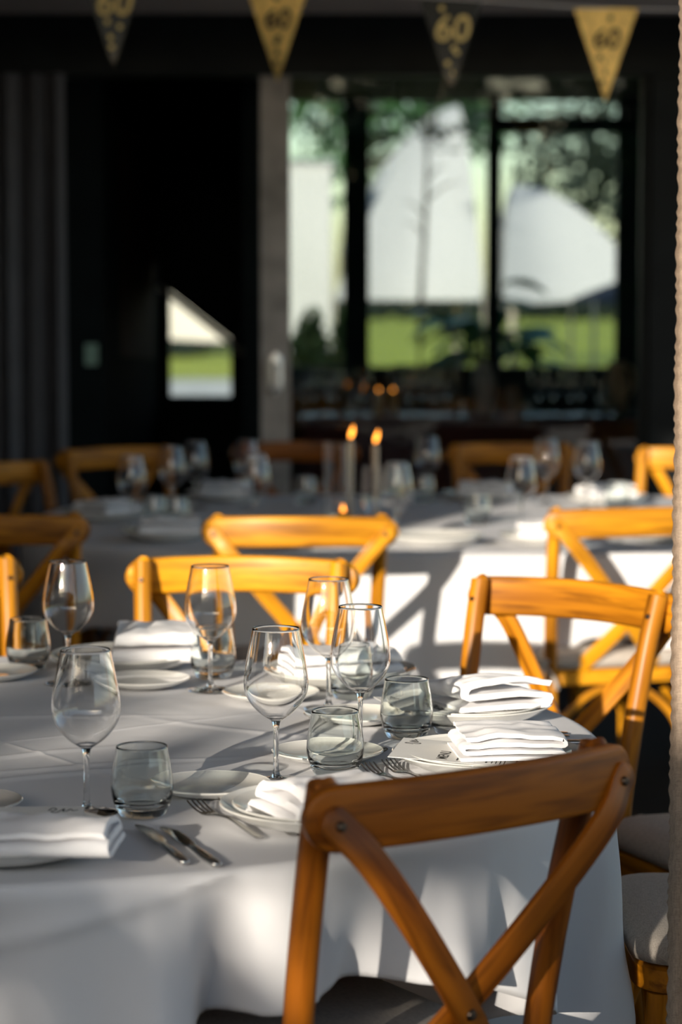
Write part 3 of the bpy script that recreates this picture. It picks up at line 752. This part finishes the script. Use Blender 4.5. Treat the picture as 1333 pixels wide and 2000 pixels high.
def napkin(label, x, y, rz, w=.15, d=.105, lift=.034, layers=4, seed=1, z=NZ+.006, taper=.06, twist=0.0):
    o = obj('folded_napkin', napkin_mesh(w, d, lift, layers, seed, taper, twist), 'napkin', None, loc=(x, y, z), rz=R(rz))
    tag(o, label, 'napkin', 'folded napkins'); return o

# ---- menu card
def menu(label, x, y, rz, z, tilt=0.0, text=True):
    e = empty('menu_card', (x, y, z)); e.rotation_euler = (R(tilt), 0, R(rz)); tag(e, label, 'menu', 'menu cards')
    obj('card', MB().box((-.074,-.105,0),(.074,.105,.0007)), 'card', e)
    if text:
        obj('heading', text_mesh('MENU', .021, .0001), 'ink', e, loc=(-.030,.032,.0009))
        mb = MB(); q = random.Random(3)
        for blk, yy in enumerate((.010, -.030, -.070)):
            mb.box((-.060,yy,.0007),(-.060+.036,yy+.0026,.0009))
            for k in range(4):
                mb.box((-.060,yy-.007-.0056*k,.0007),(-.060+q.uniform(.07,.115),yy-.0056-.0056*k,.0009))
        obj('small_print', mb, 'ink', e)
        sq = [(-.012,0),(-.008,.010),(-.004,.004),(-.009,-.004),(-.004,-.008),(.001,.001),(.004,.006),(.003,-.003),(.007,-.002),(.010,.005),(.013,-.001),(.018,.002)]
        obj('logo_script', MB().sweep(spline([(a*1.2+.045,b*1.2+.085,.0009) for a,b in sq],5), rrect(.0018,.0003,.0001,1)), 'ink', e)
    return e

# ---- cutlery (lie along +y, eating end first)
def fork_mesh():
    mb = MB()
    pth = spline([(0,-.098,.0022),(0,-.06,.0045),(0,-.01,.0088),(0,.030,.0055),(0,.045,.0036)], 6)
    n = len(pth); w = [.0062 - .0038*min(1, 1.5*i/n) for i in range(n)]; w[0] = .004
    for i in range(n-5, n): w[i] = .0026 + .0014*(i-n+5)
    mb.sweep(pth, rrect(2,1,.4,2), scale=[(a, .0026) for a in w])
    pth = spline([(0,.043,.0038),(0,.052,.0030),(0,.062,.0034)], 4)
    mb.sweep(pth, rrect(2,1,.3,2), scale=[(.0055+.0055*math.sin(min(1,i/6)*1.57), .0019) for i in range(len(pth))])
    for k in range(4):
        x = -.0096 + .0064*k
        p = spline([(x*.92,.060,.0034),(x,.078,.0052),(x*1.02,.098,.0098),(x*1.0,.104,.0115)], 4)
        mb.sweep(p, rrect(.0030,.0018,.0006,1), scale=[(1-.5*(i/12)**3,1) for i in range(len(p))])
    return mb.mesh('fork', 50)
def knife_mesh():
    mb = MB()
    mb.sweep([(0,-.11,.0035),(0,-.108,.0035),(0,-.07,.0035),(0,-.02,.0035),(0,-.005,.0030)], rrect(2,2,.8,3), scale=[(.003,.002),(.0058,.0034),(.0068,.0034),(.0052,.0033),(.0042,.0024)])
    mb.sweep([(0,-.006,.0028),(.001,.004,.0026),(.002,.03,.0024),(.002,.085,.0022),(-.001,.106,.0022),(-.0035,.114,.0022)], rrect(2,2,.3,1), scale=[(.0042,.0014),(.0078,.0011),(.0088,.0010),(.0090,.0009),(.0055,.0008),(.0012,.0007)])
    return mb.mesh('knife', 50)
FK, KN = fork_mesh(), knife_mesh()
def cutlery(kind, label, tip, end):
    (x0,y0),(x1,y1) = tip, end; me = FK if kind == 'fork' else KN
    d = Vector((x0-x1, y0-y1)).normalized(); ln = .104 if kind == 'fork' else .114
    o = obj('dinner_' + kind, me, 'steel', None, loc=(x0 - d.x*ln, y0 - d.y*ln, TOP + .0014), rz=math.atan2(-d.x, d.y)); tag(o, label, kind, 'table ' + kind + 's'); return o

# ------------------------------------------------------------------ settings on the round table
A, B, C, D, F_, G = (.205,3.333), (.197,3.740), (-.005,4.100), (-.385,4.272), (-.398,2.815), (-.0186,2.984)
stack(*A, 'of the right front setting, under the flat menu and napkin')
stack(*B, 'of the right rear setting, under the crumpled napkin')
stack(*C, 'of the rear setting behind the crossing wine glasses')
stack(*D, 'of the rear left setting with the tall folded napkin')
stack(*F_, 'of the front left setting beside the two knives')
stack(*G, 'of the setting partly hidden by the nearest chair')
plate('B', 'bread plate in front of the right front setting, behind the nearest tumbler', -.019, 3.395, ZC)
plate('B', 'bread plate behind the two right tumblers, beside a glass foot', .022, 3.705, ZC)
plate('B', 'bread plate in front of the rear setting, behind the middle wine glass', -.115, 3.918, ZC)
plate('B', 'bread plate in front of the rear left setting, behind the left wine glass', -.335, 4.055, ZC)
plate('B', 'bread plate cut by the left edge, beside the far left tumbler', -.605, 4.14, ZC)
plate('B', 'bread plate beside the two forks in the foreground', -.172, 3.160, ZC)
plate('B', 'bread plate cut by the left edge in the foreground', -.487, 3.045, ZC)
wine('large wine glass at front left, its foot beside the forward tumbler', -.324, 3.036)
wine('wine glass standing before the rear tumbler, left of centre', -.219, 4.015)
wine('wine glass in the middle of the table, nearest the folded napkin and chair rail', -.088, 3.238)
wine('rear one of the two overlapping wine glasses', -.020, 3.824)
wine('front one of the two overlapping wine glasses', .028, 3.474)
wine('wine glass farthest left, next to the far left tumbler', -.465, 4.085)
tumb('tumbler at front left beside the knives and forks', -.252, 3.020)
tumb('tumbler directly behind the stem of the rear left-centre wine glass', -.222, 4.150)
tumb('tumbler nearest the chair back, standing before a bread plate', -.008, 3.285)
tumb('tumbler half hidden behind the overlapping wine glasses', .018, 3.930)
tumb('tumbler at the tip of the right front menu card', .098, 3.568)
tumb('tumbler farthest left, beside the cut bread plate', -.555, 4.250)
napkin('neatly folded napkin on the right front menu', .232, 3.330, 96, .125, .13, .028, 4, 3, z=NZ+.0096)
napkin('loosely crumpled napkin on the right rear plates', .232, 3.735, 112, .115, .13, .034, 3, 8, z=NZ+.0096, taper=.35, twist=.022)
napkin('napkin on the rear plates behind the crossing wine glasses', .0, 4.098, 20, .19, .11, .034, 4, 12, taper=.1)
napkin('tall folded napkin on the rear left plates', -.33, 4.262, 4, .16, .13, .048, 4, 15, taper=.15)
napkin('shaded napkin lying on the front left plates', -.372, 2.748, -3, .23, .10, .022, 3, 18, z=NZ+.0096)
napkin('napkin behind the left end of the nearest chair rail', -.010, 2.972, 25, .17, .12, .026, 3, 21, taper=.2)
menu('printed menu card under the neatly folded napkin, MENU heading', .180, 3.325, 80, NZ + .0092, 3.0)
menu('printed menu card under the crumpled napkin', .172, 3.733, 106, NZ + .0092, 3.0)
menu('menu card under the shaded napkin at front left', -.385, 2.835, 3, NZ + .0092, 3.0)
cutlery('fork', 'left one of the two forks in the foreground', (-.189,3.063), (-.072,2.834))
cutlery('fork', 'right one of the two forks in the foreground', (-.150,3.079), (-.038,2.862))
cutlery('knife', 'left one of the two knives beside the front left plate', (-.252,2.958), (-.178,2.742))
cutlery('knife', 'right one of the two knives beside the front left plate', (-.220,2.945), (-.149,2.755))
cutlery('fork', 'fork closest to the front edge of the right front plate, partly behind the rail', (.066,3.340), (.130,3.16))
cutlery('fork', 'fork between the nearest tumbler and the right front plate', (.036,3.318), (.100,3.14))
cutlery('fork', 'nearer fork between the two right hand settings', (.140,3.560), (.335,3.572))
cutlery('fork', 'farther fork between the two right hand settings', (.140,3.585), (.330,3.598))
cutlery('knife', 'knife between the two right settings pointing at the chair', (.14,3.527), (.355,3.515))
cutlery('knife', 'knife at the table edge beyond the neatly folded napkin', (.10,3.4995), (.345,3.475))

# ------------------------------------------------------------------ second table
def t2set(x, y, where, nap=True, rz=0, seed=1):
    stack(x, y, where)
    if nap: napkin('folded napkin on plates ' + where, x, y, rz, .17, .10, .032, 3, seed)
t2set(-.70, 7.20, 'at the shaded left end of the second table', True, 60, 31)
t2set(-.47, 6.60, 'of the second table behind the left edge chair', True, 5, 32)
t2set(-.09, 6.44, 'of the second table behind the chair before the candles', False)
t2set(.25, 6.47, 'of the second table just right of the candle chair', False)
t2set(.56, 6.49, 'of the second table under the single far wine glass', True, 0, 34)
t2set(.90, 6.60, 'of the second table seen over the right hand chair rail', False)
t2set(.47, 7.93, 'at the shaded far side of the second table', True, 0, 35)
t2set(.86, 7.80, 'at the sunlit far side of the second table', True, 20, 36)
t2set(-.38, 7.93, 'at the far left of the second table', True, 0, 37)
for lab, x, y in (('wine glass standing alone in sunlight on the second table', .512, 6.85), ('sunlit wine glass at the far right of the second table', .775, 7.60),
                  ('wine glass at the far middle of the second table, right of the candles', .285, 7.93), ('shaded wine glass at the left of the second table', -.515, 7.36),
                  ('shaded wine glass in front of the dark left chair, second table', -.46, 7.62), ('dark wine glass left of the door stile on the second table', -.30, 7.70), ('wine glass nearest the candles on their left, second table', -.246, 6.98),
                  ('wine glass lower right of the candles, behind the rail end', .155, 6.62), ('wine glass left of the sunlit far right one', .665, 7.80),
                  ('shaded wine glass low at the left, second table', -.60, 6.92)):
    wine(lab, x, y, 'wine glasses on the second table')
for lab, x, y in (('tumbler at the shaded left of the second table', -.54, 6.98), ('tumbler right of the shaded left glasses, second table', -.47, 6.93), ('tumbler left of the candles on the second table', -.112, 7.74),
                  ('tumbler right of the candles on the second table', .268, 7.80), ('tumbler beside the sunlit far right wine glass', .86, 7.50), ('tumbler left of the single sunlit wine glass', .40, 7.05)):
    tumb(lab, x, y, 'tumblers on the second table')
def candle(label, x, y, top, r=.0105):
    e = empty('taper_candle', (x, y, TOP + .0015)); tag(e, label, 'candle', 'taper candles')
    obj('wax', MB().lathe([(0,.0),(r*1.12,.0),(r,.02),(r*.95,top-TOP-.008),(r*.6,top-TOP-.002),(0,top-TOP-.004)], 20), 'wax', e)
    obj('wick', MB().sweep([(0,0,top-TOP-.005),(.001,0,top-TOP+.006)], circ(.0012,6)), 'ink', e)
    f = MB().lathe([(0,0),(.0045,.006),(.0065,.014),(.0055,.024),(.0025,.034),(0,.042)], 16)
    f.v = [(a + .25*c, b, c + top - TOP + .002) for a, b, c in f.v]
    obj('flame', f, 'flame', e)
candle('taller lit candle, the left one on the second table', .028, 7.30, .985)
candle('shorter lit candle, the right one behind the wide glass', .104, 7.36, .968)
def hurricane(label, x, y, prof, cat='glass vase'):
    e = empty('hurricane_glass', (x, y, TOP + .0015)); tag(e, label, cat, 'hurricane glasses')
    o = smooth_prof(prof, 5); obj('wall', MB().lathe(o + [(r-.002, z) for r, z in reversed(o)], 48), 'glass', e)
    obj('base', MB().lathe([(0,.0002),(prof[0][0],.0002),(prof[0][0],.008),(0,.008)], 48), 'base', e)
hurricane('narrow glass cylinder left of the taller candle', -.012, 7.24, [(.040,.004),(.042,.05),(.042,.15),(.042,.225)])
hurricane('wide glass hurricane in front of the shorter candle', .126, 7.10, [(.044,.004),(.060,.03),(.068,.07),(.066,.11),(.060,.165)])
tl = empty('tealight_candle', (.006, 7.12, TOP + .0015)); tag(tl, 'small glowing amber tealight below the taller candle', 'candle')
obj('cup', MB().lathe([(0,.0),(.018,.0),(.020,.004),(.020,.034),(.018,.034),(.017,.02),(0,.02)], 20), 'amber', tl)
obj('flame', MB().lathe([(0,.021),(.005,.027),(.0065,.034),(.004,.044),(0,.054)], 14), 'flame', tl)

# ------------------------------------------------------------------ sideboard in the right room
sb = empty('sideboard', (.85, 11.1, 0)); tag(sb, 'dark sideboard under a maroon cloth behind the glass', 'sideboard')
obj('cabinet', MB().box((-1.0,-.25,.05),(.75,.25,.86)), 'blackmatt', sb)
cl = MB(); n = 90; vs, fs = [], []
for i, (z, o) in enumerate(((.885,-.02),(.885,.0),(.86,.012),(.70,.018),(.50,.03))):
    for j in range(n):
        t = 2*math.pi*j/n; c, s = math.cos(t), math.sin(t); k = (abs(c)**12+abs(s)**12)**(-1/12)
        f = o + (.012*math.sin(t*40)*max(0,(i-2)/2))
        vs.append((-.125 + (.895+f)*c*k, (.27+f)*s*k, z))
for i in range(4):
    for j in range(n): l = (j+1) % n; fs.append((i*n+j, i*n+l, (i+1)*n+l, (i+1)*n+j))
fs.append(tuple(range(n)))
o = obj('sideboard_cloth', cl.add(vs, fs), 'maroon', None, loc=(.85, 11.1, 0)); tag(o, 'deep maroon cloth over the sideboard behind the glass', 'tablecloth')
SZ = .8865
i = 0
ORD = ('first', 'second', 'third', 'fourth', 'fifth', 'sixth')
for nm, pts in (('left', ((-.16,10.92),(-.12,11.03),(-.06,11.14),(-.03,11.0))), ('middle', ((.10,11.05),(.26,11.1),(.31,11.0),(.37,11.07),(.42,10.97),(.48,11.05))), ('right', ((.90,11.0),(.97,11.06),(1.04,10.98),(1.10,11.1),(1.17,11.0)))):
    for k, (x, y) in enumerate(pts):
        wine('%s wine glass from the left in the %s cluster on the maroon sideboard' % (ORD[k], nm), x, y, 'glasses on the sideboard', SZ)
for w, x, y in (('leftmost', .05,10.92), ('left middle', .55,10.95), ('right middle', .84,10.92), ('rightmost', 1.21,10.93)):
    tumb(w + ' tumbler of the four on the maroon sideboard', x, y, 'tumblers on the sideboard', SZ)
for k, (x, w) in enumerate(((.17,'left'),(.235,'right'))):
    t_ = empty('tealight_candle', (x, 10.93, SZ)); tag(t_, w + ' one of the two glowing tealights on the maroon sideboard', 'candle', 'tealights on the sideboard')
    obj('cup', MB().lathe([(0,.0),(.022,.0),(.024,.004),(.024,.115),(.022,.115),(.021,.1),(0,.1)], 20), 'amber', t_)
    obj('flame', MB().lathe([(0,.101),(.004,.106),(.0055,.113),(.0035,.121),(0,.129)], 14), 'flame', t_)
v = obj('ceramic_vase', MB().lathe(smooth_prof([(.0,0),(.034,0),(.045,.05),(.055,.12),(.048,.19),(.030,.225),(.034,.245)],5)+[(.030,.243),(.026,.225),(0,.2)], 40), 'vase', None, loc=(.655,11.08,SZ)); tag(v, 'grey rounded ceramic vase on the sideboard behind the glass', 'vase')
jg = empty('ceramic_jug', (1.27,11.16,SZ)); tag(jg, 'tall beige ceramic jug at the right of the sideboard', 'jug')
obj('body', MB().lathe(smooth_prof([(0,0),(.05,0),(.058,.06),(.055,.14),(.036,.20),(.040,.24)],5)+[(.036,.238),(.030,.20),(0,.19)], 36), 'beige', jg)
obj('handle', MB().sweep(spline([(.038,0,.225),(.075,0,.20),(.08,0,.13),(.054,0,.08)],5), circ(.007,8), up=(0,1,0)), 'beige', jg)
# potted house plant with large leaves
hp = empty('house_plant', (.86, 14.3, -.02)); tag(hp, 'broad leaved green potted plant outside the window, behind the vase', 'plant')
obj('pot', MB().lathe([(0,0),(.13,0),(.17,.40),(.18,.42),(.18,.45),(.165,.45),(.155,.40),(0,.40)], 32), 'terracotta', hp)
def big_leaf():
    vs, fs = [], []; n = 8
    for i in range(n + 1):
        t = i / n; w = .060 * math.sin(math.pi * min(1, t*.96 + .02)) ** .8 * (1 - .35*t)
        y = .20 * t; z = -.10 * t*t
        vs += [(-w, y, z + .012), (0, y, z), (w, y, z + .012)]
    m = len(vs); vs += [(a, b, c - .002) for a, b, c in vs]
    for i in range(n):
        for j in range(2):
            a = i*3+j; fs += [(a,a+1,a+4,a+3),(m+a,m+a+3,m+a+4,m+a+1)]
    for i in range(n):
        a = i*3; fs += [(a,a+3,m+a+3,m+a),(a+2,m+a+2,m+a+5,a+5)]
    return MB().add(vs, fs).mesh('leaf', 60)
BL = big_leaf(); q = random.Random(12)
stems = MB()
for k in range(46):
    a = q.uniform(0, 6.28); rr = q.uniform(.03, .42); zz = q.uniform(.95, 1.50) - rr*.45 + (.12 if k % 9 == 0 else 0)
    p = (math.cos(a)*rr*.9, math.sin(a)*rr*.5, zz)
    stems.sweep(spline([(math.cos(a)*.03,math.sin(a)*.03,.40),(p[0]*.5,p[1]*.5,zz*.75+.05),p],4), circ(.005,6))
    l = obj('leaf', BL, 'houseleaf', hp, loc=p); l.rotation_euler = (R(q.uniform(-15,45)), R(q.uniform(-25,25)), a - 1.57 + q.uniform(-.4,.4)); s = q.uniform(1.0,1.6); l.scale = (s,s,s)
obj('stems', stems, 'leafdark', hp)

# ------------------------------------------------------------------ bunting
bu = empty('party_bunting', (0, 7.9, 0)); tag(bu, 'black and gold pennant bunting with 60 hanging under the canopy', 'bunting')
xs = [(-.735, 2.455, 'k'), (-.205, 2.405, 'g'), (.355, 2.372, 'k'), (.855, 2.342, 'g')]
obj('string', MB().sweep(spline([(-1.4,0,2.50),(-.735,0,2.457),(-.205,0,2.407),(.355,0,2.374),(.855,0,2.344),(1.5,0,2.33)],8), circ(.0022,6)), 'white_metal', bu)
n60 = text_mesh('60', .118, .0006, .12)
nsm = text_mesh('60', .090, .0006, .12)
for k, (x, z, c) in enumerate(xs):
    w, h = .100, .295
    mb = MB(); nn = 10; vs, fs = [], []
    for i in range(nn + 1):
        t = i / nn; ww = w * (1 - t) + .002
        yy = .003*math.sin(t*3 + k)
        vs += [(-ww, yy + .004*math.sin(k), -h*t), (ww, yy - .004, -h*t), (ww, yy - .0028, -h*t), (-ww, yy + .0052, -h*t)]
    for i in range(nn):
        for j in range(4): l = (j+1) % 4; fs.append((i*4+j, i*4+l, (i+1)*4+l, (i+1)*4+j))
    fs += [(3,2,1,0), (nn*4,nn*4+1,nn*4+2,nn*4+3)]
    p = obj('pennant', mb.add(vs, fs), 'blackfoil' if c == 'k' else 'gold', bu, loc=(x, 0, z))
    p.rotation_euler = (0, 0, R((8,-10,6,-6)[k]))
    t = obj('number', n60 if c == 'k' else nsm.copy(), 'goldink' if c == 'k' else 'ink', p, loc=(0, -.0095, -.098 if c == 'k' else -.100)); t.rotation_euler = (R(90), 0, 0)
    for j in range(5):
        dd = MB().lathe([(0,.0008),(.009,.0008),(.009,-.0008),(0,-.0008)], 14); rr = random.Random(k*9+j)
        zz = (-.03,-.155,-.17,-.205,-.235)[j]; ww = .09*(1+zz/h)
        d_ = obj('dot', dd, 'goldink' if c == 'k' else 'ink', p, loc=(rr.uniform(-.6,.6)*ww, -.004, zz)); d_.rotation_euler = (R(90),0,0)

# real refraction of the sun through the glassware
for o in COL.objects:
    if o.name.startswith('water_tumbler') or (o.type == 'MESH' and o.parent and o.parent.name.startswith('wine_glass')): o.cycles.is_caustics_caster = True
    if 'tablecloth' in o.name or 'plate' in o.name or o.name.startswith(('folded_napkin', 'card')): o.cycles.is_caustics_receiver = True
sun_d.cycles.is_caustics_light = True
